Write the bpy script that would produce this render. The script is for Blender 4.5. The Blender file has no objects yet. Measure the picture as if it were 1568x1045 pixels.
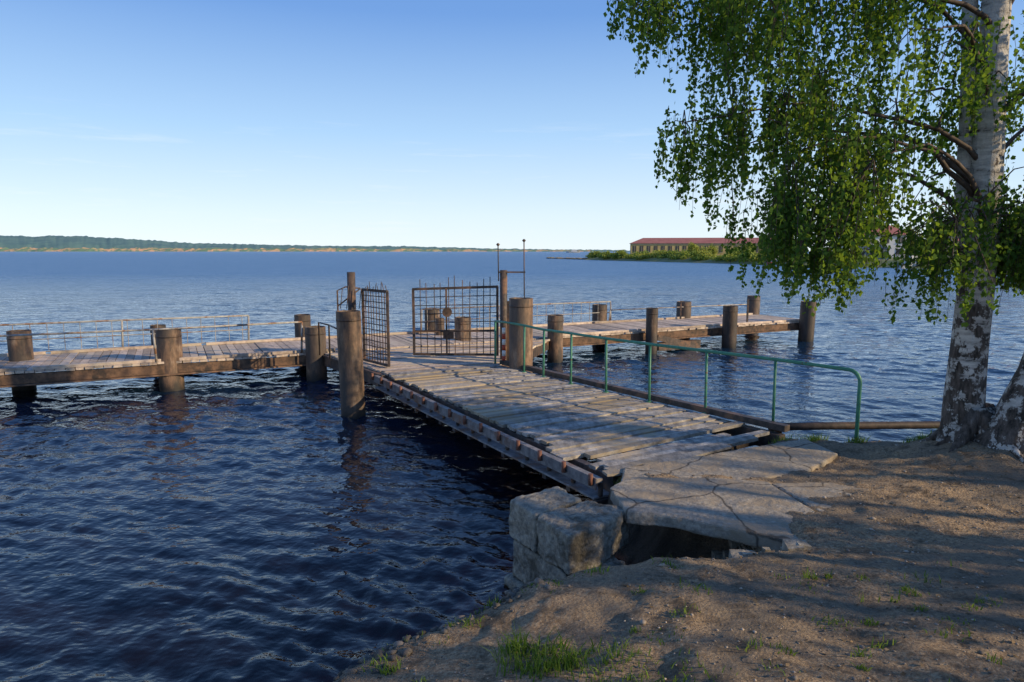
import bpy, math, random
import numpy as np
from mathutils import Vector, Matrix
random.seed(7); rng=np.random.default_rng(7)
scene=bpy.context.scene
COL=scene.collection
# ------------------------------------------------------------------ node helpers
def newmat(name):
    m=bpy.data.materials.new(name); m.use_nodes=True
    nt=m.node_tree
    return m,nt,nt.nodes['Principled BSDF']
def N(nt,t,**kw):
    n=nt.nodes.new(t)
    for k,v in kw.items():
        if k in n.bl_rna.properties.keys(): setattr(n,k,v)
        else: n.inputs[k].default_value=v
    return n
def coords(nt,scale=(1,1,1),rot=(0,0,0)):
    tc=N(nt,'ShaderNodeTexCoord'); mp=N(nt,'ShaderNodeMapping')
    mp.inputs['Scale'].default_value=scale; mp.inputs['Rotation'].default_value=rot
    nt.links.new(tc.outputs['Object'],mp.inputs['Vector']); return mp.outputs['Vector']
def noise(nt,vec,scale,detail=6,rough=.6):
    n=N(nt,'ShaderNodeTexNoise'); n.inputs['Scale'].default_value=scale
    n.inputs['Detail'].default_value=detail; n.inputs['Roughness'].default_value=rough
    nt.links.new(vec,n.inputs['Vector']); return n.outputs['Fac']
def ramp(nt,fac,stops):
    r=N(nt,'ShaderNodeValToRGB'); e=r.color_ramp.elements
    while len(e)<len(stops): e.new(.5)
    for i,(p,c) in enumerate(stops):
        e[i].position=p; e[i].color=(*c,1) if len(c)==3 else c
    nt.links.new(fac,r.inputs['Fac']); return r.outputs['Color']
def mix(nt,fac,a,b,mode='MIX'):
    m=N(nt,'ShaderNodeMix',data_type='RGBA',blend_type=mode)
    for s,val in ((m.inputs[0],fac),(m.inputs[6],a),(m.inputs[7],b)):
        if hasattr(val,'is_linked'): nt.links.new(val,s)
        elif isinstance(val,(int,float)): s.default_value=val
        else: s.default_value=(*val,1)
    return m.outputs[2]
def math_(nt,op,a,b=0.0,c=None,clamp=False):
    m=N(nt,'ShaderNodeMath',operation=op); m.use_clamp=clamp
    for s,val in ((m.inputs[0],a),(m.inputs[1],b),(m.inputs[2],c)):
        if val is None: continue
        if hasattr(val,'is_linked'): nt.links.new(val,s)
        else: s.default_value=val
    return m.outputs[0]
def bump(nt,h,dist,strength=1.0):
    b=N(nt,'ShaderNodeBump'); b.inputs['Distance'].default_value=dist
    if hasattr(strength,'is_linked'): nt.links.new(strength,b.inputs['Strength'])
    else: b.inputs['Strength'].default_value=strength
    nt.links.new(h,b.inputs['Height']); return b.outputs['Normal']
def attr(nt,name='var'):
    a=N(nt,'ShaderNodeAttribute'); a.attribute_name=name; return a.outputs['Fac']
def grey(nt,k):
    kc=N(nt,'ShaderNodeCombineColor')
    for i in range(3): nt.links.new(k,kc.inputs[i])
    return kc.outputs[0]
def zco(nt):
    tc=N(nt,'ShaderNodeTexCoord'); sp=N(nt,'ShaderNodeSeparateXYZ'); nt.links.new(tc.outputs['Object'],sp.inputs[0]); return sp.outputs
def stdmat(name,c1,c2,scale=8,rough=.8,bd=.004,c3=None,scale3=2.0,varamt=.35,metal=0,aniso=(1,1,1),lo=.35,hi=.65,t3=(.5,.62),rot=(0,0,0),cracks=0):
    m,nt,b=newmat(name); v=coords(nt,aniso,rot)
    n1=noise(nt,v,scale,6,.68); col=ramp(nt,n1,[(lo,c1),(hi,c2)])
    if c3 is not None:
        n3=noise(nt,coords(nt),scale3,5,.7)
        f=ramp(nt,n3,[(t3[0],(0,0,0)),(t3[1],(1,1,1))]); col=mix(nt,f,col,c3)
    if cracks:
        nn=N(nt,'ShaderNodeTexNoise'); nn.inputs['Scale'].default_value=5; nt.links.new(coords(nt),nn.inputs['Vector'])
        vv=mix(nt,.12,coords(nt),nn.outputs['Color'],'ADD')
        vo=N(nt,'ShaderNodeTexVoronoi',feature='DISTANCE_TO_EDGE'); vo.inputs['Scale'].default_value=cracks; nt.links.new(vv,vo.inputs['Vector'])
        cf=ramp(nt,vo.outputs['Distance'],[(.004,(1,1,1)),(.016,(0,0,0))]); col=mix(nt,mix(nt,1.0,cf,(.8,.8,.8),'MULTIPLY'),col,(.05,.04,.03))
    if varamt:
        k=math_(nt,'MULTIPLY_ADD',attr(nt),varamt*2,1-varamt)
        col=mix(nt,1.0,col,grey(nt,k),'MULTIPLY')
    nt.links.new(col,b.inputs['Base Color']); b.inputs['Roughness'].default_value=rough; b.inputs['Metallic'].default_value=metal
    b.inputs['Specular IOR Level'].default_value=.3
    if bd: nt.links.new(bump(nt,noise(nt,v,scale*3,4,.7),bd),b.inputs['Normal'])
    return m
# ------------------------------------------------------------------ mesh builder
class MB:
    def __init__(s): s.v=[];s.f=[];s.m=[];s.a=[];s.s=[]
    def add(s,vs,fs,mi=0,var=None,smooth=False):
        o=len(s.v); s.v+= [tuple(p) for p in vs]
        var=random.random() if var is None else var
        for f in fs: s.f.append([i+o for i in f]); s.m.append(mi); s.a.append(var); s.s.append(smooth)
    def prism(s,poly,z0,z1,mi=0,var=None,tilt=None,jit=0):
        n=len(poly)
        def zz(x,y): return 0 if tilt is None else tilt[0]*(x-poly[0][0])+tilt[1]*(y-poly[0][1])
        vs=[(x,y,z0+zz(x,y)) for x,y in poly]+[(x+random.uniform(-jit,jit),y+random.uniform(-jit,jit),z1+zz(x,y)+random.uniform(-jit,jit)) for x,y in poly]
        a=sum(poly[i][0]*poly[(i+1)%n][1]-poly[(i+1)%n][0]*poly[i][1] for i in range(n))
        fs=[list(range(n))[::-1],list(range(n,2*n))]+[[i,(i+1)%n,n+(i+1)%n,n+i] for i in range(n)]
        if a<0: fs=[f[::-1] for f in fs]
        s.add(vs,fs,mi,var)
    def box(s,c,sz,ang=0,mi=0,var=None):
        ca,sa=math.cos(ang),math.sin(ang); x,y=sz[0]/2,sz[1]/2
        poly=[(c[0]+ca*u-sa*w,c[1]+sa*u+ca*w) for u,w in((-x,-y),(x,-y),(x,y),(-x,y))]
        s.prism(poly,c[2]-sz[2]/2,c[2]+sz[2]/2,mi,var)
    def beam(s,p,q,w,h,mi=0,var=None):
        p,q=Vector(p),Vector(q); d=(q-p).normalized()
        up=Vector((0,0,1)) if abs(d.z)<.9 else Vector((0,1,0))
        r=d.cross(up).normalized(); u=r.cross(d)
        vs=[e+r*a*w/2+u*b*h/2 for e in(p,q) for a,b in((-1,-1),(1,-1),(1,1),(-1,1))]
        s.add(vs,[[3,2,1,0],[4,5,6,7],[0,1,5,4],[1,2,6,5],[2,3,7,6],[3,0,4,7]],mi,var)
    def tube(s,pts,rad,n=8,mi=0,var=None,cap=True,jit=0):
        pts=[Vector(p) for p in pts]
        if not hasattr(rad,'__len__'): rad=[rad]*len(pts)
        vs=[];K=len(pts); prev=None
        for i,p in enumerate(pts):
            d=(pts[min(i+1,K-1)]-pts[max(i-1,0)]).normalized()
            if prev is None:
                ref=Vector((1,0,0)) if abs(d.x)<.9 else Vector((0,1,0)); r=d.cross(ref).normalized()
            else: r=(prev-d*prev.dot(d)).normalized()
            prev=r; u=d.cross(r)
            for k in range(n):
                t=2*math.pi*k/n; rr=rad[i]*(1+random.uniform(-jit,jit)); vs.append(p+r*math.cos(t)*rr+u*math.sin(t)*rr)
        fs=[[i*n+k,i*n+(k+1)%n,(i+1)*n+(k+1)%n,(i+1)*n+k] for i in range(K-1) for k in range(n)]
        var=random.random() if var is None else var
        o=len(s.v); s.add(vs,fs,mi,var,True)
        if cap:
            s.f+= [[o+k for k in range(n)][::-1],[o+(K-1)*n+k for k in range(n)]]; s.m+=[mi]*2; s.a+=[var]*2; s.s+=[False]*2
    def obj(s,name,mats,parent=None,bevel=0):
        me=bpy.data.meshes.new(name); me.from_pydata(s.v,[],s.f)
        for m in mats: me.materials.append(m)
        me.polygons.foreach_set('material_index',s.m); me.polygons.foreach_set('use_smooth',s.s)
        at=me.attributes.new('var','FLOAT','FACE'); at.data.foreach_set('value',s.a)
        me.update(); o=bpy.data.objects.new(name,me); COL.objects.link(o)
        if parent: o.parent=parent
        if bevel:
            b=o.modifiers.new('b','BEVEL'); b.width=bevel; b.segments=2; b.limit_method='ANGLE'
        return o
def empty(name):
    e=bpy.data.objects.new(name,None); COL.objects.link(e); return e
def npmesh(name,V,F,mats,var=None,smooth=False,parent=None):
    me=bpy.data.meshes.new(name); nf,k=F.shape
    me.vertices.add(len(V)); me.vertices.foreach_set('co',V.astype(np.float32).ravel())
    me.loops.add(nf*k); me.loops.foreach_set('vertex_index',F.astype(np.int32).ravel())
    me.polygons.add(nf); me.polygons.foreach_set('loop_start',np.arange(0,nf*k,k,dtype=np.int32))
    me.polygons.foreach_set('loop_total',np.full(nf,k,dtype=np.int32))
    if smooth: me.polygons.foreach_set('use_smooth',np.ones(nf,dtype=bool))
    for m in mats: me.materials.append(m)
    me.update(calc_edges=True)
    if var is not None:
        at=me.attributes.new('var','FLOAT','FACE'); at.data.foreach_set('value',var.astype(np.float32))
    o=bpy.data.objects.new(name,me); COL.objects.link(o)
    if parent: o.parent=parent
    return o
_T=rng.random((256,256))
def vnoise(x,y):
    xi=np.floor(x).astype(int); yi=np.floor(y).astype(int); fx=x-xi; fy=y-yi
    fx=fx*fx*(3-2*fx); fy=fy*fy*(3-2*fy)
    g=lambda a,b:_T[a%256,b%256]
    return (g(xi,yi)*(1-fx)+g(xi+1,yi)*fx)*(1-fy)+(g(xi,yi+1)*(1-fx)+g(xi+1,yi+1)*fx)*fy-.5
def fbm(x,y,o=4):
    r=0;a=1
    for i in range(o): r=r+a*vnoise(x*2**i+i*17.3,y*2**i+i*9.1); a*=.5
    return r
# ------------------------------------------------------------------ camera / light
cam=bpy.data.cameras.new('camera'); co=bpy.data.objects.new('camera',cam); COL.objects.link(co)
co.location=(0,0,2.8); co.rotation_euler=(math.radians(90-7.5),0,0); cam.lens=24; cam.sensor_width=36; cam.clip_end=30000; cam.clip_start=.05
scene.camera=co
SEL=math.radians(22); SAZ=math.atan2(0.93,-0.36)
S=Vector((math.sin(SAZ)*math.cos(SEL),math.cos(SAZ)*math.cos(SEL),math.sin(SEL)))
sun=bpy.data.lights.new('sun','SUN'); so=bpy.data.objects.new('sun',sun); COL.objects.link(so)
so.rotation_euler=S.to_track_quat('Z','Y').to_euler(); so.location=S*50
sun.energy=5.0; sun.angle=math.radians(.5); sun.color=(1,.79,.50)
w=bpy.data.worlds.new('World'); scene.world=w; w.use_nodes=True; nt=w.node_tree
bg=nt.nodes['Background']; sky=N(nt,'ShaderNodeTexSky',sky_type='NISHITA'); sky.sun_disc=False
sky.sun_elevation=SEL; sky.sun_rotation=SAZ; sky.air_density=1.0; sky.dust_density=.1; sky.ozone_density=2.0; sky.altitude=0
tc=N(nt,'ShaderNodeTexCoord'); sp=N(nt,'ShaderNodeSeparateXYZ'); nt.links.new(tc.outputs['Generated'],sp.inputs[0])
clear=ramp(nt,sp.outputs[2],[(0,(.76,.87,.95)),(.05,(.68,.82,.95)),(.16,(.40,.62,.90)),(.31,(.155,.33,.71)),(.6,(.08,.21,.54)),(1,(.06,.15,.45))])
mp=N(nt,'ShaderNodeMapping'); mp.inputs['Scale'].default_value=(2.2,2.2,26); mp.inputs['Rotation'].default_value=(.03,.05,0); nt.links.new(tc.outputs['Generated'],mp.inputs['Vector'])
cn=noise(nt,mp.outputs['Vector'],2.6,5,.62); cf=ramp(nt,cn,[(.58,(0,0,0)),(.80,(.6,.6,.6))])
band=ramp(nt,sp.outputs[2],[(0.0,(0,0,0)),(.03,(1,1,1)),(.13,(.7,.7,.7)),(.2,(0,0,0))])
clear=mix(nt,mix(nt,1.0,cf,band,'MULTIPLY'),clear,(.80,.86,.93))
scl=mix(nt,1.0,clear,(7.6,7.6,7.6),'MULTIPLY')
fin=mix(nt,.88,sky.outputs[0],scl)
nt.links.new(fin,bg.inputs[0]); bg.inputs[1].default_value=.15
scene.view_settings.view_transform='Standard'; scene.view_settings.look='None'; scene.view_settings.exposure=0
# ------------------------------------------------------------------ materials
plank=stdmat('weathered_planks',(.17,.155,.14),(.45,.415,.37),11,.85,.006,(.39,.31,.21),1.1,.34,aniso=(1,.35,1),rot=(0,0,.57),t3=(.50,.6))
plank_b=stdmat('brown_planks',(.32,.25,.195),(.58,.47,.38),9,.85,.004,(.50,.42,.32),.9,.28)
rust=stdmat('rusty_steel',(.075,.05,.036),(.24,.14,.085),6,.8,.003,(.05,.04,.034),2.5,.2)
darksteel=stdmat('dark_steel',(.035,.03,.027),(.11,.08,.065),9,.6,.002,(.18,.10,.06),3,.2)
railsteel=stdmat('worn_channel_steel',(.13,.12,.118),(.31,.28,.265),11,.6,.002,(.20,.11,.07),3,.15)
studm=stdmat('rust_stud',(.14,.06,.04),(.24,.11,.075),9,.7,.001,varamt=.2)
greysteel=stdmat('grey_painted_steel',(.22,.22,.21),(.42,.40,.37),14,.5,.001,(.22,.11,.05),6,.1)
green=stdmat('green_paint',(.05,.19,.13),(.09,.27,.17),12,.45,.001,(.13,.08,.04),9,.1,t3=(.6,.66))
concrete=stdmat('old_concrete',(.18,.16,.13),(.43,.38,.295),16,.92,.008,(.11,.095,.07),3.2,.12)
slabmat=stdmat('slab_concrete',(.22,.195,.16),(.45,.39,.31),26,.93,.005,(.33,.265,.19),2.6,.08,t3=(.46,.56),cracks=1.1)
redwhite=stdmat('red_paint',(.4,.06,.03),(.5,.1,.05),9,.5,.001,varamt=0)
def pile_material():
    m,nt,b=newmat('pile_rust'); v=coords(nt,(1,1,.3)); n1=noise(nt,v,5.5,7,.75)
    col=ramp(nt,n1,[(.32,(.028,.023,.02)),(.45,(.085,.057,.04)),(.56,(.19,.115,.07)),(.70,(.33,.25,.18))])
    big=noise(nt,coords(nt,(1,1,.6)),1.7,4,.6); col=mix(nt,ramp(nt,big,[(.43,(0,0,0)),(.56,(.8,.8,.8))]),col,mix(nt,n1,(.03,.028,.026),(.11,.085,.07)))
    zz=math_(nt,'ADD',zco(nt)[2],math_(nt,'MULTIPLY',noise(nt,coords(nt),4,4),.35))
    f=ramp(nt,zz,[(.20,(1,1,1)),(.38,(0,0,0))]); col=mix(nt,f,col,(.02,.017,.014))
    k=math_(nt,'MULTIPLY_ADD',attr(nt),.75,.5)
    col=mix(nt,1.0,col,grey(nt,k),'MULTIPLY')
    nt.links.new(col,b.inputs['Base Color']); b.inputs['Roughness'].default_value=.62; b.inputs['Specular IOR Level'].default_value=.45
    nt.links.new(bump(nt,noise(nt,v,14,5,.7),.008),b.inputs['Normal']); return m
pilem=pile_material()
piletop=stdmat('pile_top',(.06,.05,.04),(.2,.17,.13),10,.9,.006,varamt=.2)
def ground_material():
    m,nt,b=newmat('dirt_ground'); v=coords(nt)
    n1=noise(nt,v,.9,5,.6); n2=noise(nt,v,42,8,.82); n3=noise(nt,v,5,6,.72)
    c=ramp(nt,n2,[(.33,(.12,.08,.05)),(.5,(.39,.275,.17)),(.66,(.68,.52,.34))])
    c=mix(nt,ramp(nt,n1,[(.44,(0,0,0)),(.58,(.85,.85,.85))]),c,mix(nt,n2,(.10,.08,.06),(.40,.32,.23)))
    c=mix(nt,ramp(nt,n3,[(.50,(0,0,0)),(.64,(.8,.8,.8))]),c,mix(nt,n2,(.035,.027,.018),(.19,.14,.092)))
    vo=N(nt,'ShaderNodeTexVoronoi'); vo.inputs['Scale'].default_value=60; nt.links.new(v,vo.inputs['Vector'])
    zc=zco(nt)[2]
    wet=math_(nt,'MULTIPLY_ADD',zc,-2.6,1.75,clamp=True); c=mix(nt,wet,c,mix(nt,n2,(.035,.028,.022),(.15,.12,.09)))
    f=math_(nt,'MULTIPLY_ADD',zc,-6.0,.3,clamp=True)
    c=mix(nt,f,c,ramp(nt,noise(nt,v,2.2,4,.6),[(.42,(.10,.03,.015)),(.6,(.80,.24,.10))]))
    nt.links.new(c,b.inputs['Base Color']); b.inputs['Roughness'].default_value=.95; b.inputs['Specular IOR Level'].default_value=.15
    h=math_(nt,'ADD',n2,math_(nt,'MULTIPLY',vo.outputs['Distance'],.5))
    nt.links.new(bump(nt,h,.03,.9),b.inputs['Normal']); return m
groundm=ground_material()
def water_material():
    m,nt,b=newmat('lake_water'); nt.nodes.remove(b); out=nt.nodes['Material Output']
    v=coords(nt,(1,1.35,1),(0,0,.45))
    h1=noise(nt,v,9,2,.5); h2=noise(nt,v,2.2,3,.6); h3=noise(nt,coords(nt,(.6,1.6,1),(0,0,.1)),.22,4,.7)
    xyz=zco(nt); yy=xyz[1]; far=math_(nt,'MULTIPLY_ADD',yy,1/45,-.25,clamp=True)
    h=math_(nt,'ADD',math_(nt,'MULTIPLY',h1,.011),math_(nt,'ADD',math_(nt,'MULTIPLY',h2,math_(nt,'MULTIPLY_ADD',far,.13,.04)),math_(nt,'MULTIPLY',h3,math_(nt,'MULTIPLY_ADD',far,.5,.04))))
    nrm=bump(nt,h,1.0,.8)
    fr=N(nt,'ShaderNodeFresnel'); fr.inputs['IOR'].default_value=1.42; nt.links.new(nrm,fr.inputs['Normal'])
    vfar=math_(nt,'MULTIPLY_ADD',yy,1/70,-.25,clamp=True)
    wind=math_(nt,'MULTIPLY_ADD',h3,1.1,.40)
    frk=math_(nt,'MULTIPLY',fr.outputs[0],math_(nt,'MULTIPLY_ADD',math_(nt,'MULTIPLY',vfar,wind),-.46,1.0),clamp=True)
    gl=N(nt,'ShaderNodeBsdfGlossy'); nt.links.new(math_(nt,'MULTIPLY_ADD',vfar,.30,.03),gl.inputs['Roughness']); gl.inputs['Color'].default_value=(.94,.96,1,1); nt.links.new(nrm,gl.inputs['Normal'])
    tr=N(nt,'ShaderNodeBsdfTransparent')
    df=N(nt,'ShaderNodeBsdfDiffuse')
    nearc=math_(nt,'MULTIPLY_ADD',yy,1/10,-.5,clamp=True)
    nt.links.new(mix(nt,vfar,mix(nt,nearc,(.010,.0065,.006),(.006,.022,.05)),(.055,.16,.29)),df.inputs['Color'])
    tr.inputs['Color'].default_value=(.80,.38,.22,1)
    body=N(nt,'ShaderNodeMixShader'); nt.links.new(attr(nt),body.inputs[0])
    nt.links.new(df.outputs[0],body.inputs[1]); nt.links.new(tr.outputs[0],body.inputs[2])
    mx=N(nt,'ShaderNodeMixShader'); nt.links.new(frk,mx.inputs[0]); nt.links.new(body.outputs[0],mx.inputs[1]); nt.links.new(gl.outputs[0],mx.inputs[2])
    nt.links.new(mx.outputs[0],out.inputs[0]); return m
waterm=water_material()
def leaf_material(name,c1,c2,trans=.45):
    m,nt,b=newmat(name); nt.nodes.remove(b); out=nt.nodes['Material Output']
    c=ramp(nt,attr(nt),[(0,c1),(1,c2)])
    df=N(nt,'ShaderNodeBsdfDiffuse'); nt.links.new(c,df.inputs[0])
    tl=N(nt,'ShaderNodeBsdfTranslucent'); nt.links.new(mix(nt,1.0,c,(2.1,1.8,.6),'MULTIPLY'),tl.inputs[0])
    a=N(nt,'ShaderNodeMixShader'); a.inputs[0].default_value=trans; nt.links.new(df.outputs[0],a.inputs[1]); nt.links.new(tl.outputs[0],a.inputs[2])
    nt.links.new(a.outputs[0],out.inputs[0]); return m
leafm=leaf_material('birch_leaves',(.045,.11,.03),(.14,.23,.05))
grassm=leaf_material('grass_blades',(.06,.12,.02),(.18,.26,.06),.35)
shrubm=leaf_material('shrub_leaves',(.14,.22,.05),(.36,.38,.10),.2)
def bark_material():
    m,nt,b=newmat('birch_bark'); v=coords(nt,(1,1,4)); vv=coords(nt,(1,1,.8))
    white=ramp(nt,noise(nt,v,3.6,7,.68),[(.36,(.05,.045,.04)),(.43,(.40,.37,.33)),(.6,(.66,.62,.56))])
    dark=ramp(nt,noise(nt,coords(nt,(1,1,.3)),16,6,.7),[(.35,(.03,.025,.02)),(.6,(.15,.12,.10)),(.75,(.28,.24,.20))])
    z=math_(nt,'MULTIPLY_ADD',zco(nt)[2],.065,noise(nt,vv,8,6,.72))
    f=ramp(nt,z,[(.605,(0,0,0)),(.635,(1,1,1))])
    c=mix(nt,f,dark,white); nt.links.new(c,b.inputs['Base Color']); b.inputs['Roughness'].default_value=.85; b.inputs['Specular IOR Level'].default_value=.2
    nt.links.new(bump(nt,noise(nt,coords(nt,(1,1,.4)),18,5,.75),.035),b.inputs['Normal']); return m
barkm=bark_material()
twigm=stdmat('twig_bark',(.05,.035,.028),(.12,.09,.07),20,.8,0,varamt=.2)
# ------------------------------------------------------------------ ground sheet
brink=[(-40,-60),(-9,-6),(-3.4,0.6),(-1.95,2.55),(-1.2,3.25),(-.5,3.72),(0,4.12),(.6,4.18),(1.36,4.27),(2.05,4.6),(2.0,5.1),(1.6,5.6),(1.25,6.2),(1.15,6.7),(3.25,8.05),(3.75,7.95),(4.5,7.5),(4.9,7.75),(5.6,8.0),(7.5,8.2),(12,7.2),(25,4),(70,0),(9000,-200),(9000,-9000),(-9000,-9000),(-9000,-600)]
def sdist(X,Y,poly):
    d=np.full(X.shape,1e9); ins=np.zeros(X.shape,bool); n=len(poly)
    for i in range(n):
        (x1,y1),(x2,y2)=poly[i],poly[(i+1)%n]
        dx,dy=x2-x1,y2-y1; t=np.clip(((X-x1)*dx+(Y-y1)*dy)/(dx*dx+dy*dy),0,1)
        d=np.minimum(d,np.hypot(X-x1-t*dx,Y-y1-t*dy))
        c=((y1>Y)!=(y2>Y))&(X<(x2-x1)*(Y-y1)/((y2-y1) if y2!=y1 else 1e-9)+x1); ins^=c
    return np.where(ins,d,-d)
def base_h(X,Y):
    h=np.interp(Y,[-3,2.5,3.6,4.5,5.5,6.8,9],[1.12,1.05,.93,.83,.735,.61,.56])
    h=h-np.clip(.9-X,0,2.2)*.16-np.clip(.2-X,0,3)*.06
    h=h+np.clip(X-3.0,0,3)*.035+.22*np.exp(-((X-4.9)**2+(Y-6.9)**2)/.35)
    return h
def ground_h(X,Y):
    d=sdist(X+.20*fbm(X*2.3,Y*2.3,5),Y+.20*fbm(X*2.3+40,Y*2.3,5),brink)
    h=base_h(X,Y)+.05*fbm(X*1.3,Y*1.3,3)+.035*fbm(X*6,Y*6,5)
    near=np.clip(d/.25,0,1); h=h-.07*(1-near)**2
    out=np.clip(-d,0,None); h=h-np.where(out<.5,out*1.6,.80+(out-.5)*.22)
    return np.maximum(h,-2.6+.1*fbm(X*.3,Y*.3,2))
def axis(a,b,n,lim):
    c=np.linspace(a,b,n); st=c[1]-c[0]; L=[];R=[];s=st;x=a
    while x>-lim: s*=1.22; x-=s; L.append(x)
    s=st;x=b
    while x<lim: s*=1.22; x+=s; R.append(x)
    return np.array(L[::-1]+list(c)+R)
ax=axis(-3.2,7.2,420,9000); ay=axis(.8,9,330,9000)
GX,GY=np.meshgrid(ax,ay); GZ=ground_h(GX,GY)
V=np.stack([GX.ravel(),GY.ravel(),GZ.ravel()],1); nx=len(ax); ny=len(ay)
idx=np.arange(nx*ny).reshape(ny,nx)
F=np.stack([idx[:-1,:-1].ravel(),idx[:-1,1:].ravel(),idx[1:,1:].ravel(),idx[1:,:-1].ravel()],1)
npmesh('ground',V,F,[groundm],smooth=True)
def unit(v): return v/np.linalg.norm(v,axis=1,keepdims=True)
def leafquads(C,A,B,L,Wd):
    V=np.stack([C-A*L[:,None]*.5,C+B*Wd[:,None]*.5-A*L[:,None]*.08,C+A*L[:,None]*.5,C-B*Wd[:,None]*.5-A*L[:,None]*.08],1).reshape(-1,3)
    F=np.arange(len(C)*4).reshape(-1,4); return V,F
def stones_mesh(name,X,Y,s,mat_):
    n=len(X); Z=ground_h(X,Y)
    base=np.array([[1,0,0],[.6,.75,0],[-.5,.8,.05],[-1,0,0],[-.55,-.8,0],[.6,-.8,.0],[.35,.1,1],[-.4,-.1,.9],[0,0,-.8]],float)
    P=base[None]*(.7+.6*rng.random((n,9,1)))*s[:,None,None]*np.array([1,1,.6])
    a=rng.random(n)*6.28; ca,sa=np.cos(a)[:,None],np.sin(a)[:,None]
    x=P[:,:,0]*ca-P[:,:,1]*sa; y=P[:,:,0]*sa+P[:,:,1]*ca
    V=np.stack([x+X[:,None],y+Y[:,None],P[:,:,2]+Z[:,None]+s[:,None]*.15],2).reshape(-1,3)
    f=np.array([[0,1,6],[1,2,6],[2,7,6],[2,3,7],[3,4,7],[4,5,7],[5,6,7],[5,0,6],[1,0,8],[2,1,8],[3,2,8],[4,3,8],[5,4,8],[0,5,8]])
    F=(f[None]+np.arange(n)[:,None,None]*9).reshape(-1,3)
    npmesh(name,V,F,[mat_],var=np.repeat(rng.random(n),14))
def scatter_stones():
    gm=stdmat('gravel_stones',(.12,.10,.08),(.40,.33,.26),5,.9,0,varamt=.5)
    n=10000; X=rng.uniform(-1.6,6.2,n*2); Y=rng.uniform(1.6,7.6,n*2)
    keep=(sdist(X,Y,brink)>.0)&(fbm(X*1.7,Y*1.7,3)>-.35*rng.random(n*2)); X,Y=X[keep][:n],Y[keep][:n]; n=len(X)
    s=.003+.008*rng.random(n)**3+ (rng.random(n)>.992)*.014
    stones_mesh('gravel',X,Y,s,gm)
    n=1300; f=rng.random(n); bx=np.interp(f,[0,.35,.7,1],[-1.95,-1.2,-.5,.1]); by=np.interp(f,[0,.35,.7,1],[2.55,3.25,3.72,4.15])
    X=bx+rng.normal(size=n)*.15; Y=by+rng.normal(size=n)*.15; s=.006+.038*rng.random(n)**4
    stones_mesh('bank_stones',X,Y,s,stdmat('damp_stones',(.05,.045,.035),(.20,.17,.14),5,.8,0,varamt=.4))
    n=3500; X=rng.uniform(-.8,6.2,n*2); Y=rng.uniform(1.8,7.6,n*2); k=(sdist(X,Y,brink)>.05)&(fbm(X*1.1+9,Y*1.1,3)>-.1); X,Y=X[k][:n],Y[k][:n]; n=len(X)
    C=np.stack([X,Y,ground_h(X,Y)+.006],1); A=unit(rng.normal(size=(n,3))*np.array([1,1,.15])); B=unit(np.cross(A,np.array([0,0,1.])+.4*rng.normal(size=(n,3))))
    L=.012+.02*rng.random(n); tw=rng.random(n)>.7; L=np.where(tw,L*2.5,L); Wd=np.where(tw,.003,L*.6)
    V,F=leafquads(C,A,B,L,Wd); npmesh('leaf_litter',V,F,[stdmat('dry_leaves',(.10,.065,.035),(.30,.21,.11),9,.9,0,varamt=.5)],var=rng.random(n))
scatter_stones()
# ------------------------------------------------------------------ water sheet
def water():
    th=np.concatenate([np.radians(np.linspace(-46,46,900)),np.radians(np.linspace(46,314,70))[1:]])
    th=th[:-1]
    r=np.concatenate([[.3,1.2],np.exp(np.linspace(math.log(3.0),math.log(60),640)),np.exp(np.linspace(math.log(60),math.log(20000),50))[1:]])
    T,R=np.meshgrid(th,r); X=np.sin(T)*R; Y=np.cos(T)*R; Z=np.zeros_like(X)
    sp=R*.0048
    r2=np.random.default_rng(3)
    main=math.radians(238)
    for i in range(60):
        lam=.15*(1.042**i)*(1+.1*r2.random())
        ang=main+r2.normal()*.55; k=2*math.pi/lam; amp=.0044*lam**.78*(1 if lam<.75 else .62)
        ph=r2.random()*6.28; fade=np.clip((lam/sp-2.5)/3,0,1)
        arg=k*(X*math.cos(ang)+Y*math.sin(ang))+ph+.8*np.sin(.5*X+.3*Y+i)
        w_=np.sin(arg); Z+=amp*fade*(w_+.25*np.cos(2*arg)) if lam>.3 else amp*fade*w_
    Z*=(.85+.9*vnoise(X*.3,Y*.3)+.5*vnoise(X*.9,Y*.9))
    V=np.stack([X.ravel(),Y.ravel(),Z.ravel()],1); a,b=X.shape
    idx=np.arange(a*b).reshape(a,b); nx_=np.roll(idx,-1,axis=1)
    F=np.stack([idx[:-1].ravel(),idx[1:].ravel(),nx_[1:].ravel(),nx_[:-1].ravel()],1)[:, ::-1]
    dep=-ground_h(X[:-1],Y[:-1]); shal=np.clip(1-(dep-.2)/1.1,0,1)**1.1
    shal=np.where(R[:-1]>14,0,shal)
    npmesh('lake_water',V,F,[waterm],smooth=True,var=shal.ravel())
water()
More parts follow.
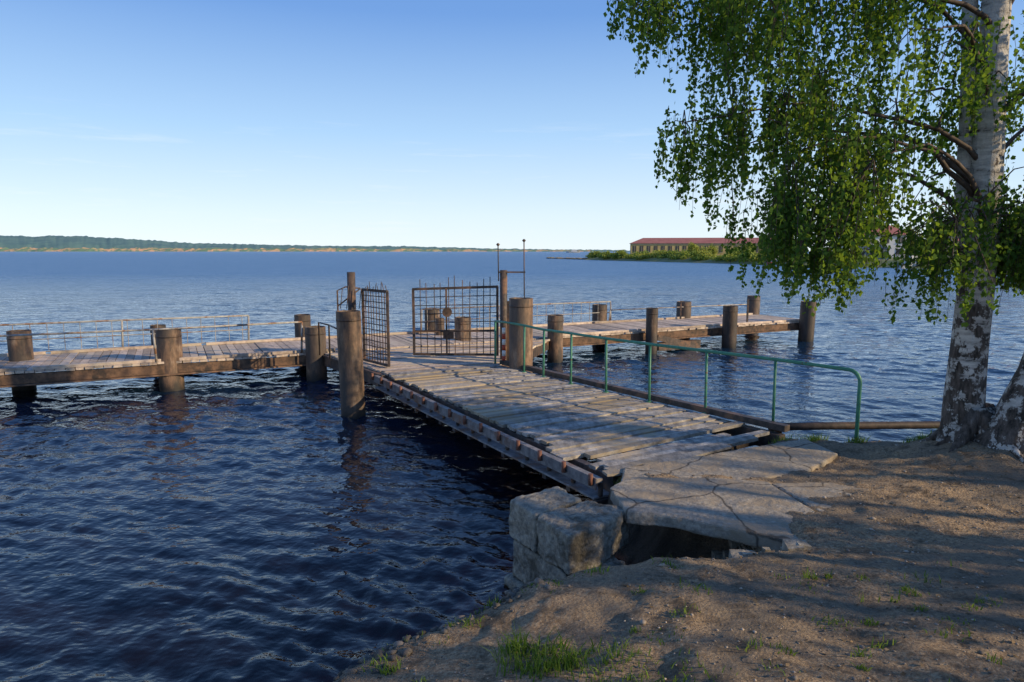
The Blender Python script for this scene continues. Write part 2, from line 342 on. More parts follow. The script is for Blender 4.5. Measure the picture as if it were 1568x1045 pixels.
# ------------------------------------------------------------------ pier
d=Vector((.894,.447)); n=Vector((-.447,.894)); O=Vector((-4.43,14.74)); HD=.60
def P2(s,t): q=O+d*s+n*t; return (q.x,q.y)
W=2.45
pier=empty('wooden_pier')
b=MB(); s=-17.0
while s<15.6:
    wd=.145+random.uniform(-.01,.012); j1=random.uniform(-.03,.03); j2=random.uniform(-.03,.03); z=HD+random.uniform(-.008,.008)
    b.prism([P2(s,0+j1),P2(s+wd,0+j1),P2(s+wd,W+j2),P2(s,W+j2)],z-.045,z); s+=wd+random.uniform(.006,.018)
b.obj('deck_boards',[plank_b],pier)
b=MB()
for t in (.06,W-.06):
    b.beam((*P2(-17,t),HD-.15),(*P2(15.6,t),HD-.15),.10,.18)
    b.beam((*P2(-17,t),HD-.26),(*P2(15.6,t),HD-.26),.22,.03)
s=-16
while s<15.6:
    b.beam((*P2(s,.12),HD-.2),(*P2(s,W-.12),HD-.2),.14,.16); s+=1.45
b.obj('pier_beams',[rust],pier,.006)
b=MB(); s=-16.5
while s<15:
    L=random.uniform(2.2,3.4)
    if not(-.5<s<5.5 ): b.beam((*P2(s,.10),HD+.03),(*P2(min(s+L-.1,15.5),.10),HD+.03),.10,.06)
    b.beam((*P2(s,W-.10),HD+.03),(*P2(min(s+L-.1,15.5),W-.10),HD+.03),.10,.06); s+=L
b.obj('edge_timbers',[plank_b],pier,.006)
def pipe_rail(name,pts,h,post_every,r=.018,pickets=0,mid=True,mi_mat=greysteel,parent=None):
    b=MB(); 
    for i in range(len(pts)-1):
        p,q=Vector(pts[i]),Vector(pts[i+1]); L=(q-p).length; k=max(1,int(L/post_every)); 
        top=[]
        for j in range(k+1):
            c=p.lerp(q,j/k); hh=h+random.uniform(-.03,.02); lean=Vector((random.uniform(-.03,.03),random.uniform(-.03,.03),0))
            b.tube([c,c+lean+Vector((0,0,hh))],r*1.15,6); top.append(c+lean+Vector((0,0,hh)))
        b.tube(top,r,6)
        if mid: b.tube([t-Vector((0,0,h*.5)) for t in top],r*.6,5); 
        if pickets:
            kk=int(L/pickets)
            for j in range(kk):
                c=p.lerp(q,(j+.5)/kk); f=(j+.5)/kk*k; i0=min(int(f),k-1); tp=top[i0].lerp(top[i0+1],f-i0)
                b.tube([Vector((tp.x,tp.y,c.z+h*.08)),tp],.008,4,cap=False)
            b.tube([t-Vector((0,0,h*.9)) for t in top],r*.6,5)
    return b.obj(name,[mi_mat],parent)
pipe_rail('back_railing',[(*P2(-17,W-.05),HD),(*P2(-1.0,W-.05),HD)],.68,2.4,pickets=.3,r=.02)
pipe_rail('back_railing',[(*P2(3.4,W-.05),HD),(*P2(9.6,W-.05),HD)],.66,2.3,pickets=.3,r=.02)
pipe_rail('front_railing',[(*P2(-17,.05),HD),(*P2(-.15,.05),HD)],.66,2.75,mid=False,r=.02)
pipe_rail('front_railing',[(*P2(9.5,W-.1),HD),(*P2(15.3,W-.1),HD)],.4,2.9,mid=False)
b=MB()
for s_,t_,h_ in((13.2,.3,.75),(12.2,2.2,.6),(5.2,.15,.8)): b.beam((*P2(s_,t_),HD),(*P2(s_,t_),HD+h_),.05,.05)
b.beam((*P2(9.4,-.1),.42),(*P2(10.7,-.15),.12),.16,.16); b.beam((*P2(9.4,-.12),.16),(*P2(10.9,-.12),.16),.2,.22)
b.obj('deck_stanchions',[darksteel],pier)
L0,L1,L2=Vector((1.01,6.62)),Vector((-2.27,12.2)),Vector((-4.15,14.85))
R0,R1,R2=Vector((3.28,8.1)),Vector((-.30,13.2)),Vector((.95,17.35))
gang=empty('gangway')
def boards(b,A,B,C,D,width,broken=0,zj=.006,mi=0):
    nb=int((B-A).length/width)
    for i in range(nb):
        f0=i/nb; f1=(i+1)/nb-.07/nb*random.uniform(.8,3)
        e1=random.uniform(-.03,.05); e2=random.uniform(-.04,.04); z=HD+random.uniform(-zj,zj)
        if broken and i<broken: 
            if random.random()<.8: e1+=random.uniform(-.15,.25)
            if random.random()<.6: e2+=random.uniform(0,.5)
            z+=random.uniform(-.02,.01)
        def pt(f,side):
            l=A.lerp(B,f); r=C.lerp(D,f); u=(r-l).normalized(); q=(l+u*e1) if side==0 else (r-u*e2); return (q.x,q.y)
        b.prism([pt(f0,0),pt(f0,1),pt(f1,1),pt(f1,0)],z-.04,z,mi,tilt=(random.uniform(-.006,.006),random.uniform(-.01,.01)) if i<broken else (random.uniform(-.003,.003),0))
b=MB(); boards(b,L0,L1,R0,R1,.135,9,.010); b.obj('gangway_boards',[plank],gang)
b=MB(); boards(b,L1,L2+n*-.15,R1,R2+n*-.15,.16,0,mi=0); b.obj('platform_boards',[plank_b],gang)
b=MB()
for (x,y,L,a,z) in [(1.9,7.1,1.3,.62,.622),(1.25,6.62,.7,.3,.62),(-1.2,12.0,1.9,.5,.622)]: b.box((x,y,z),(L,.12,.025),a,0,.2)
b.obj('loose_planks',[plank],gang)
b=MB(); b2=MB(); b3=MB()
gd=(L1-L0).normalized(); go=Vector((-gd.y,gd.x))
def off(p,o,z): q=p+go*o; return (q.x,q.y,z)
b.beam(off(L0,-.05,HD-.15),off(L1,-.05,HD-.15),.09,.20)
b2.beam(off(L0,.08,HD-.235),off(L1,.08,HD-.235),.30,.022)
b2.beam(off(L0-gd*.05,.20,HD-.04),off(L1,.20,HD-.04),.07,.05)
b2.beam(off(L0-gd*.05,.243,HD-.07),off(L1,.243,HD-.07),.012,.12)
k=14
for i in range(k+1):
    p=L0.lerp(L1,i/k); b3.tube([off(p,.275,HD-.085),off(p,.275,HD+.03)],.024,8); b.tube([off(p,.15,HD-.22),off(p,.15,HD-.07)],.026,8)
    b.beam(off(p,-.1,HD-.275),off(p,.22,HD-.275),.07,.05)
b.beam((L1.x,L1.y,HD-.16),(L2.x,L2.y,HD-.16),.10,.24)
b.beam((L1.x-.04,L1.y,HD-.05),(L2.x-.04,L2.y,HD-.05),.12,.04)
b.beam((R0.x+.03,R0.y+.03,HD-.13),(R1.x+.03,R1.y+.03,HD-.13),.12,.2)
b.beam((R0.x+.10,R0.y+.07,HD+.04),(R1.x+.10,R1.y+.07,HD+.04),.11,.08)
b.beam((R1.x,R1.y,HD-.16),(R2.x,R2.y,HD-.16),.10,.22)
for i in range(9):
    f=(i+.5)/9; p=L0.lerp(L1,f); q=R0.lerp(R1,f); b.beam((p.x,p.y,HD-.14),(q.x,q.y,HD-.14),.10,.14)
for i in range(3):
    f=(i+.3)/3; p=L1.lerp(L2,f); q=R1.lerp(R2,f); b.beam((p.x,p.y,HD-.14),(q.x,q.y,HD-.14),.12,.16)
b.obj('gangway_beams',[darksteel],gang,.004); b2.obj('edge_channel',[railsteel],gang,.003); b3.obj('edge_studs',[studm],gang)
# ------------------------------------------------------------------ piles
def pile(x,y,ztop,r,name='steel_pile',var=None,lean=(0,0)):
    b=MB(); v=random.random() if var is None else var
    zs=[-2.4,-.3,0,.3,.6,.9,ztop-.06,ztop]; zs=sorted(set([z for z in zs if z<=ztop]))
    b.tube([(x+lean[0]*z,y+lean[1]*z,z) for z in zs],[r]*len(zs),26,0,v,cap=False,jit=.006)
    X=x+lean[0]*ztop; Y=y+lean[1]*ztop; vs=[];m=26
    for rr,zz in((r,ztop),(r*.9,ztop+.004),(r*.88,ztop-.03)):
        vs+=[(X+rr*math.cos(2*math.pi*k/m),Y+rr*math.sin(2*math.pi*k/m),zz+random.uniform(-.006,.006)) for k in range(m)]
    fs=[[a*m+k,a*m+(k+1)%m,(a+1)*m+(k+1)%m,(a+1)*m+k] for a in range(2) for k in range(m)]
    b.add(vs,fs,0,v); b.add(vs[2*m:],[list(range(m))],1,random.random())
    zb=ztop-.16; b.tube([(x+lean[0]*zb,y+lean[1]*zb,zb),(x+lean[0]*zb,y+lean[1]*zb,zb+.035)],r*1.025,26,0,v*.5)
    return b.obj(name,[pilem,piletop])
pile(-2.72,11.45,1.80,.205,var=.55,lean=(-.02,0)); pile(.17,12.85,1.92,.225,var=.9)
pile(-6.95,13.72,1.24,.235,var=.75); pile(-8.45,16.2,1.05,.17); pile(-10.0,13.75,1.2,.21,var=.5)
pile(-5.35,17.35,1.19,.2,var=.3); pile(-4.28,14.75,1.17,.22,var=.55)
pile(1.1,17.25,1.19,.20,var=.8); pile(3.82,18.55,1.26,.16,var=.3); pile(6.35,19.8,1.22,.21,var=.05); pile(9.24,21.3,1.24,.23,var=.1,lean=(.02,0))
pile(2.73,21.2,1.15,.23,var=.4); pile(5.7,22.6,1.14,.24,var=.7); pile(8.5,24.0,1.24,.22,var=.9)
pile(-2.2,18.75,1.24,.21,var=.8); pile(-1.22,16.9,1.17,.20,var=.6); pile(-1.9,17.9,1.05,.12,var=.5)
pile(-14.5,12.0,1.2,.22); pile(-14,9.8,1.2,.22)
# ------------------------------------------------------------------ gate
gate=empty('iron_gate')
def leaf_gate(A,B,z0,z1a,z1b,nv,nh,name,spikes=True):
    b=MB(); A=Vector(A);B=Vector(B)
    def p(f,z): q=A.lerp(B,f); return (q.x,q.y,z)
    fr=.05
    b.beam(p(0,z0),p(0,z1a),fr,fr); b.beam(p(1,z0),p(1,z1b),fr,fr); b.beam(p(0,z0+.02),p(1,z0+.02),fr,fr*.9)
    b.beam(p(-.01,z1a),p(1.01,z1b),fr*.9,fr)
    for i in range(1,nv):
        f=i/nv+random.uniform(-.006,.006); zt=z1a+(z1b-z1a)*f
        b.tube([p(f,z0),p(f+random.uniform(-.01,.01),zt+ (random.uniform(.08,.26) if spikes else 0))],.009,5)
    for i in range(1,nh):
        g=i/nh; b.tube([p(0,z0+(z1a-z0)*g),p(1,z0+(z1b-z0)*g)],.009,5)
    return b.obj(name,[darksteel],gate)
leaf_gate((-2.95,13.5),(-2.33,12.75),HD+.03,2.05,2.05,9,13,'left_leaf',False)
leaf_gate((-2.04,14.1),(-.30,14.0),HD+.05,2.02,2.08,12,8,'right_leaf')
b=MB()
b.beam((-1.35,14.0,.66),(-1.35,14.0,2.05),.035,.035); b.beam((-2.0,14.0,1.15),(-.35,13.97,1.17),.03,.03)
b.tube([(-1.33,13.96,1.56),(-1.33,13.93,1.56)],.10,14); b.beam((-1.42,13.97,1.1),(-1.2,13.97,1.1),.02,.16)
b.obj('lock_plate',[rust],gate)
b=MB()
b.tube([(-3.1,13.2,.3),(-3.1,13.2,2.40)],.08,12); b.tube([(-.17,13.85,.4),(-.17,13.85,2.42)],.075,12)
b.tube([(-.27,13.8,2.2),(-.28,13.8,2.92)],.013,6); b.tube([(.25,13.8,1.7),(.24,13.8,3.0)],.013,6)
for q in((-.28,13.8,2.93),(.24,13.8,3.01)): b.tube([(q[0],q[1],q[2]-.03),q,(q[0],q[1],q[2]+.03)],[.012,.04,.012],8)
b.beam((-.26,13.8,2.38),(.27,13.8,2.38),.03,.03)
b.beam((-.05,13.5,.6),(-.05,13.5,1.82),.10,.12)
for i in range(5):
    x=-3.3+i*.12; b.tube([(x,13.1,1.7),(x+.05,13.1,2.1+.05*math.sin(i*2))],.008,5)
b.tube([(-3.35,13.1,1.75),(-2.95,13.3,2.08)],.014,6); b.tube([(-3.35,13.1,1.2),(-3.35,13.1,2.05),(-3.2,13.15,2.12),(-2.95,13.3,2.08)],.016,6)
b.tube([(-3.75,13.9,.6),(-3.75,13.9,1.3),(-3.35,13.1,1.3)],.018,6); b.tube([(-3.75,13.9,1.3),(-4.1,14.4,1.3),(-4.1,14.4,.6)],.018,6)
for i in range(9):
    x=-2.9+i*.07; y=13.44-i*.085; b.tube([(x,y,2.05),(x+random.uniform(-.04,.04),y,2.05+random.uniform(.05,.2))],.007,4)
b.obj('gate_posts',[darksteel],gate)
b=MB()
for i in range(6):
    z=.66+i*.11; b.tube([(-.16+.0,13.2,z),(-.16,13.2,z+.11)],.035,10,i%2)
b.obj('barrier_post',[redwhite,stdmat('white_paint',(.7,.7,.66),(.8,.8,.76),9,.5,0,varamt=0)])
# ------------------------------------------------------------------ green railing
b=MB()
posts=[(3.95,7.62),(3.30,8.42),(2.65,9.15),(2.02,9.85),(1.48,10.55),(.98,11.2),(.55,11.85),(.22,12.35)]
tops=[Vector((x+random.uniform(-.015,.015),y,HD+.86+random.uniform(-.012,.012))) for x,y in posts]
for i,(x,y) in enumerate(posts):
    if i==0: continue
    b.tube([(x,y,.5),tuple(tops[i])],.019,8)
    b.tube([(x,y,HD-.02),(x,y,HD+.012)],.045,8)
c=Vector((posts[0][0],posts[0][1],0)); dirr=(tops[1]-tops[0]).normalized()
arc=[Vector((c.x,c.y,.55)),Vector((c.x,c.y,HD+.72))]
for k in range(1,6):
    a=k/5*math.pi/2; arc.append(Vector((c.x,c.y,HD+.72))+dirr*(.13*(1-math.cos(a)))+Vector((0,0,.13*math.sin(a))))
b.tube(arc+[t-Vector((0,0,.01)) for t in tops[1:]]+[Vector((-.12,12.9,HD+.86)),Vector((-.33,13.3,HD+.84))],.022,10)
b.tube([(-.33,13.3,HD),(-.33,13.3,HD+.84)],.02,8)
b.obj('green_pipe_railing',[green])
b=MB(); b.tube([(3.25,8.4,.60),(4.2,8.52,.585),(5.75,8.55,.59),(8.5,8.9,.6)],.05,12); b.tube([(8.2,8.8,-.5),(8.2,8.8,.7)],.06,10)
b.tube([(3.4,8.5,-.6),(3.4,8.5,.6)],.05,10)
b.obj('shore_pipe',[darksteel])
# ------------------------------------------------------------------ concrete
def rough_block(name,poly,z0,z1,mat_,amp=.025,lv=4,tilt=None,bev=.012,ns=.09):
    b=MB(); b.prism(poly,z0,z1,0,.5,tilt=tilt); o=b.obj(name,[mat_])
    bv=o.modifiers.new('b','BEVEL'); bv.width=bev; bv.segments=2
    rm=o.modifiers.new('r','REMESH'); rm.mode='VOXEL'; rm.voxel_size=.016
    for j,(s1,a1) in enumerate(((ns*2.2,amp*1.6),(ns*.35,amp*.5))):
        tx=bpy.data.textures.new(name,'CLOUDS'); tx.noise_scale=s1; tx.noise_depth=2
        dm=o.modifiers.new('d','DISPLACE'); dm.texture=tx; dm.strength=a1; dm.texture_coords='GLOBAL'; dm.mid_level=.5
    return o
blk=empty('concrete_block')
for nm,pl,z0,z1,am in [('cap_left',[(-.03,5.47),(.18,5.11),(.58,5.45),(.40,5.80)],.43,.76,.035),
    ('cap_right',[(.20,5.10),(.41,4.74),(.66,4.88),(.95,5.30),(.60,5.44)],.44,.75,.04),
    ('body',[(.0,5.44),(.40,4.80),(.84,5.26),(.40,5.74)],.10,.418,.03),
    ('footing',[(-.06,5.46),(.40,4.72),(.90,5.22),(.42,5.84)],-.9,.085,.035),
    ('broken_corner',[(.42,4.70),(.74,4.76),(.90,5.02),(.62,5.1)],.05,.43,.06),
    ('fallen_piece',[(.60,4.42),(.92,4.50),(.86,4.74),(.56,4.68)],.1,.50,.06)]:
    o=rough_block(nm,pl,z0,z1,concrete,am); o.parent=blk
rough_block('concrete_slab',[(.84,5.70),(.90,5.16),(1.15,5.10),(1.32,5.04),(1.66,4.84),(1.98,4.62),(2.3,4.66),(2.42,5.2),(2.3,5.95),(1.9,6.0),(1.1,6.0)],.665,.775,slabmat,.014,tilt=(-.018,0))
rough_block('concrete_slab',[(2.33,4.72),(2.95,5.1),(3.3,5.65),(2.9,6.0),(2.34,5.97),(2.45,5.2)],.66,.765,slabmat,.014,tilt=(-.008,-.035))
rough_block('concrete_slab',[(.98,6.03),(1.6,6.05),(2.9,6.5),(3.5,7.1),(3.4,7.7),(1.12,6.62)],.53,.65,slabmat,.014)
b=MB()
for i in range(140):
    x=random.uniform(.75,2.0); y=random.uniform(4.35,5.3); r=random.uniform(.015,.085)
    z=float(ground_h(np.array([x]),np.array([y]))[0])
    vs=[(x+random.uniform(.6,1)*r*a,y+random.uniform(.6,1)*r*c,z+random.uniform(.5,.9)*r*e) for e in(-1,1) for a,c in((-1,-1),(1,-1),(1,1),(-1,1))]
    b.add(vs,[[3,2,1,0],[4,5,6,7],[0,1,5,4],[1,2,6,5],[2,3,7,6],[3,0,4,7]])
b.obj('rubble_stones',[concrete],blk)
# ------------------------------------------------------------------ leaves
def strand_leaves(strands,step,size,seed,spread=.04):
    r=np.random.default_rng(seed); C=[];vr=[]
    for (p,q,v0) in strands:
        L=np.linalg.norm(q-p); m=max(3,int(L/step)); f=r.random(m)
        mid=(p+q)/2+np.array([r.normal()*.06,r.normal()*.06,0])
        pts=((1-f)**2)[:,None]*p+(2*f*(1-f))[:,None]*mid+(f**2)[:,None]*q
        pts=pts+r.normal(size=(m,3))*spread*(1.15-.6*f)[:,None]
        C.append(pts); vr.append(np.clip(v0+r.normal(size=m)*.18,0,1))
    C=np.concatenate(C); vr=np.concatenate(vr); m=len(C)
    A=unit(r.normal(size=(m,3))*.6+np.array([0,0,-.85])); B=unit(np.cross(A,unit(r.normal(size=(m,3)))))
    L=size*(.65+.6*r.random(m)); V,F=leafquads(C,A,B,L,L*.8); return V,F,vr
def main_birch():
    tree=empty('birch_tree'); TX,TY=4.78,7.05
    b=MB()
    zs=[.45,.62,.75,.95,1.3,1.8,2.4,3.0,3.8,4.6,5.4,6.5,8,10,12,14]
    xs=[.02,.0,.0,-.01,-.02,-.01,.0,.02,.0,-.02,-.05,-.1,-.05,.05,.1,.15]
    rs=[.42,.34,.26,.21,.185,.17,.16,.15,.14,.125,.12,.11,.09,.07,.045,.01]
    b.tube([(TX+a,TY,z) for a,z in zip(xs,zs)],rs,18,0,jit=.05)
    b.tube([(TX-.02,TY+.05,2.6),(TX-.12,TY+.12,3.4),(TX-.14,TY+.15,4.4),(TX-.2,TY+.2,5.6),(TX-.5,TY+.3,8),(TX-.9,TY+.3,11)],[.09,.085,.075,.07,.05,.01],12,jit=.04)
    b.tube([(4.85,6.75,.45),(4.95,6.72,.8),(5.08,6.7,1.1),(5.25,6.7,1.6),(5.6,6.75,2.8),(6.0,6.8,6),(6.2,6.8,9)],[.32,.25,.21,.18,.16,.12,.03],16,jit=.06)
    for a in np.linspace(0,6.28,11)[:-1]:
        a+=random.uniform(-.25,.25); L=random.uniform(.4,.75); cx,cy=TX+.08,TY-.08
        pts=[]
        for f,rz in((.12,.42),(.35,.2),(.65,.04),(1,-.04)):
            x=cx+math.cos(a)*L*f; y=cy+math.sin(a)*L*f; z=float(ground_h(np.array([x]),np.array([y]))[0])
            pts.append((x,y,z+rz*.6))
        b.tube(pts,[.13,.085,.05,.015],8,jit=.1)
    b.obj('trunk',[barkm],tree)
    zb=lambda x: np.interp(x,[.9,1.1,1.4,1.42,1.9,1.95,2.18,2.55,2.85,3.39,3.55,3.75,4.0,4.33,4.6,5.3,8],[5.1,4.9,4.5,3.3,3.05,3.5,3.15,2.4,2.15,2.15,2.5,2.45,2.0,2.0,2.4,2.3,2.6])
    limbs=MB(); r=random.Random(5); LP=[]
    def limb(z0,tx,ty,z1,rad):
        p0=Vector((TX+r.uniform(-.03,.03),TY,z0)); p3=Vector((tx,ty,z1)); up=max(z0,z1)+.5
        pts=[]
        for i in range(9):
            f=i/8; mm=Vector(((p0.x*2+tx)/3,(p0.y*2+ty)/3,up)); a=p0.lerp(mm,f); c=mm.lerp(p3,f)
            q=a.lerp(c,f)+Vector((r.uniform(-.04,.04),r.uniform(-.04,.04),r.uniform(-.03,.03)))*(1 if 0<i<8 else 0); pts.append(q)
        limbs.tube(pts,[rad*(1-.85*i/8) for i in range(9)],6); LP.extend([(p,rad*(1-.85*i/8)) for i,p in enumerate(pts)])
    for z0,tx,ty,z1 in [(3.6,1.7,6.9,4.05),(4.6,1.5,7.2,5.4),(3.2,2.6,6.5,3.7),(3.4,2.4,7.8,3.9),(3.1,3.2,6.2,3.6),(2.9,3.4,8.0,3.5),(4.9,2.2,6.3,5.0),(5.2,3.0,7.4,5.8),(4.2,3.5,5.9,4.6),(2.8,4.1,6.4,3.1),
        (4.0,5.6,6.2,4.2),(3.6,6.4,7.4,4.0),(5.0,6.2,6.4,5.6),(5.6,4.6,5.6,5.9),(3.9,4.4,8.4,4.4),(5.4,2.6,8.4,5.9),(6.4,1.6,7.0,6.8),(6.8,3.2,6.0,7.2),(7.0,6.0,8.0,7.4),(8,3,7.5,8.6),(8.5,5.8,6.6,9),(9.5,4,7.8,10)]:
        limb(z0,tx,ty,z1,.024+.01*r.random())
    strands=[]; ra=np.random.default_rng(11)
    def cluster(x,y,z,k,spread,Lmin,Lmax,dens=1):
        c=Vector((x,y,z)); pnt,rd_=min(LP,key=lambda e:(e[0]-c).length)
        m=(pnt+c)/2+Vector((0,0,.12)); limbs.tube([pnt,m,c],[max(.006,rd_*.6),.006,.004],5,cap=False)
        v0=ra.random()
        for _ in range(k):
            f=ra.random(); p0=pnt.lerp(c,.35+.65*f); p=np.array([p0.x,p0.y,p0.z+.06])+ra.normal(size=3)*np.array([spread,spread,spread*.6])
            if p[2]<zb(p[0])+.12: continue
            L=ra.uniform(Lmin,Lmax); ze=max(p[2]-L,float(zb(p[0]))+abs(ra.normal())*.2)
            if 3.15<p[0]<4.62 and ze<2.95:
                if ra.random()<.62: ze=ra.uniform(2.95,3.25)
                if p[2]<ze+.1: continue
            q=np.array([p[0]+ra.normal()*.05-.03,p[1]+ra.normal()*.05,ze])
            strands.append((p,q,np.clip(v0*.6+.2+ra.normal()*.12,0,1)))
            limbs.tube([p,(p+q)/2,q],[.0035,.0025,.0015],3,cap=False)
    for _ in range(132):
        x=ra.uniform(2.1,6.1); y=ra.uniform(5.8,8.5); lo=float(zb(x))+.35
        z=lo+(5.9-lo)*ra.random()**.9
        if abs(x-4.75)<.35 and y<7.1 and ra.random()<.5: continue
        cluster(x,y,z,8,.13,.3,.85)
    for _ in range(62):
        x=ra.uniform(2.4,5.8); y=ra.uniform(6.0,7.6)
        if abs(x-4.75)<.3 and ra.random()<.6: continue
        cluster(x,y,float(zb(x))+ra.uniform(.4,.9),8,.12,.4,.9)
    for x,z in [(1.5,3.85),(1.62,4.0),(1.8,3.75),(1.95,3.9),(1.7,3.6),(2.1,3.9)]: cluster(x,ra.uniform(6.7,7.1),z,7,.09,.35,.7)
    for _ in range(17):
        x=ra.uniform(1.05,2.3); cluster(x,ra.uniform(6.5,7.6),ra.uniform(4.95,5.9),7,.10,.3,.8)
    for _ in range(20): 
        x=ra.uniform(2.0,3.2); cluster(x,ra.uniform(6.3,7.8),ra.uniform(3.6,5.2),7,.12,.35,.85)
    V,F,vr=strand_leaves(strands,.0185,.052,1,.034)
    st2=[]
    for _ in range(300):
        z=ra.uniform(5.9,13); R=3.0*(1-((z-6)/8)**1.5) if z>6 else 3.0; a=ra.random()*6.28; q=math.sqrt(ra.random())*R
        p=np.array([TX+math.cos(a)*q,TY+math.sin(a)*q*.8,z]); st2.append((p,p+np.array([0,0,-ra.uniform(.5,1.1)]),ra.random()))
    V2,F2,vr2=strand_leaves(st2,.04,.09,2)
    npmesh('leaves',np.concatenate([V,V2]),np.concatenate([F,F2+len(V)]),[leafm],var=np.concatenate([vr,vr2]),parent=tree)
    limbs.obj('branches',[twigm],tree)
main_birch()
def side_birch(x,y,h,seed,zlow=2.0,R=2.4,cnt=260,stems=()):
    t=empty('birch_tree'); r=np.random.default_rng(seed); b=MB(); z0=float(ground_h(np.array([x]),np.array([y]))[0])-.2
    b.tube([(x,y,z0),(x+.02,y,z0+.5),(x+.1,y,z0+h*.4),(x,y,z0+h)],[.22,.14,.11,.02],12)
    for (dx,dy) in stems: b.tube([(x+dx*.2,y+dy*.2,z0),(x+dx*.6,y+dy*.6,z0+1),(x+dx,y+dy,z0+3),(x+dx*1.2,y+dy*1.2,z0+h*.8)],[.14,.09,.07,.01],10)
    st=[]
    for i in range(14):
        a=r.random()*6.28; zz=z0+h*(.25+.65*r.random()); b.tube([(x,y,zz),(x+math.cos(a)*R*.5,y+math.sin(a)*R*.5,zz+.6),(x+math.cos(a)*R*.9,y+math.sin(a)*R*.9,zz+.3)],[.05,.03,.01],6)
    for i in range(cnt//6):
        zc=zlow+(h-zlow)*r.random(); a=r.random()*6.28; q=math.sqrt(r.random())*R*(1-.5*max(0,(zc/h-.5)))
        for k in range(6):
            p=np.array([x+math.cos(a)*q,y+math.sin(a)*q,zc])+r.normal(size=3)*.17; st.append((p,p-np.array([0,0,r.uniform(.25,.55)]),r.random()))
    V,F,vr=strand_leaves(st,.026,.09,seed+50)
    npmesh('leaves',V,F,[leafm],var=vr,parent=t); b.obj('trunk',[barkm],t)
side_birch(9.6,1.1,6.5,21,2.3,1.25,240,((.5,.7),(-.3,-.6))); side_birch(9.8,-1.6,7,22,2.5,1.4,280,((.4,.5),)); side_birch(12.5,.4,8,28,3.6,1.3,200,((.4,.9),)); side_birch(8.2,-2.9,7,25,2.3,1.3,200); side_birch(15.5,2.6,8,27,3.6,1.3,200,((.3,.8),(-.2,-.9)))
# ------------------------------------------------------------------ grass
def grass(spots):
    C=[]
    for (x,y,R,cnt,h) in spots:
        for _ in range(cnt):
            a=random.random()*6.28; q=R*math.sqrt(random.random())*(.4+.6*random.random()); px=x+math.cos(a)*q; py=y+math.sin(a)*q*.7
            C.append((px,py,h*random.uniform(.4,1.1)))
    A=np.array(C); Z=ground_h(A[:,0],A[:,1])-.005; m=len(A)
    an=rng.random(m)*6.28; wd=.0022+.0018*rng.random(m); lean=rng.normal(size=(m,2))*.45*A[:,2:3]
    dx=np.cos(an)*wd; dy=np.sin(an)*wd
    b0=np.stack([A[:,0]-dx,A[:,1]-dy,Z],1); b1=np.stack([A[:,0]+dx,A[:,1]+dy,Z],1)
    m0=np.stack([A[:,0]-dx*.8+lean[:,0]*.35,A[:,1]-dy*.8+lean[:,1]*.35,Z+A[:,2]*.6],1); m1=m0+np.stack([dx*1.6,dy*1.6,dx*0],1)
    t0=np.stack([A[:,0]+lean[:,0],A[:,1]+lean[:,1],Z+A[:,2]],1); t1=t0+np.array([.0004,0,0])
    V=np.stack([b0,b1,m1,m0,t1,t0],1).reshape(-1,3); k=np.arange(m)[:,None]*6
    F=np.concatenate([k+np.array([[0,1,2,3]]),k+np.array([[3,2,4,5]])]); npmesh('grass',V,F,[grassm],var=np.tile(rng.random(m),2))
sp=[(.15,3.02,.26,380,.085),(.02,3.15,.14,110,.11),(.40,2.95,.34,200,.06),(-.62,3.2,.07,60,.06),(-.12,3.85,.10,45,.06),(-.25,3.6,.15,50,.05),(3.55,7.85,.22,160,.10),(3.95,7.6,.15,120,.09),(4.5,7.4,.2,120,.08),(1.05,6.5,.08,60,.10),(4.9,7.5,.3,150,.1),(.6,2.7,.4,160,.045),(3.2,7.9,.2,90,.07)]
for _ in range(80):
    x=random.uniform(-.8,2.6) if random.random()<.75 else random.uniform(2.6,5.5); y=random.uniform(2.4,4.0); sp.append((x,y,random.uniform(.03,.16),random.randint(6,28),random.uniform(.025,.055)))
grass(sp)
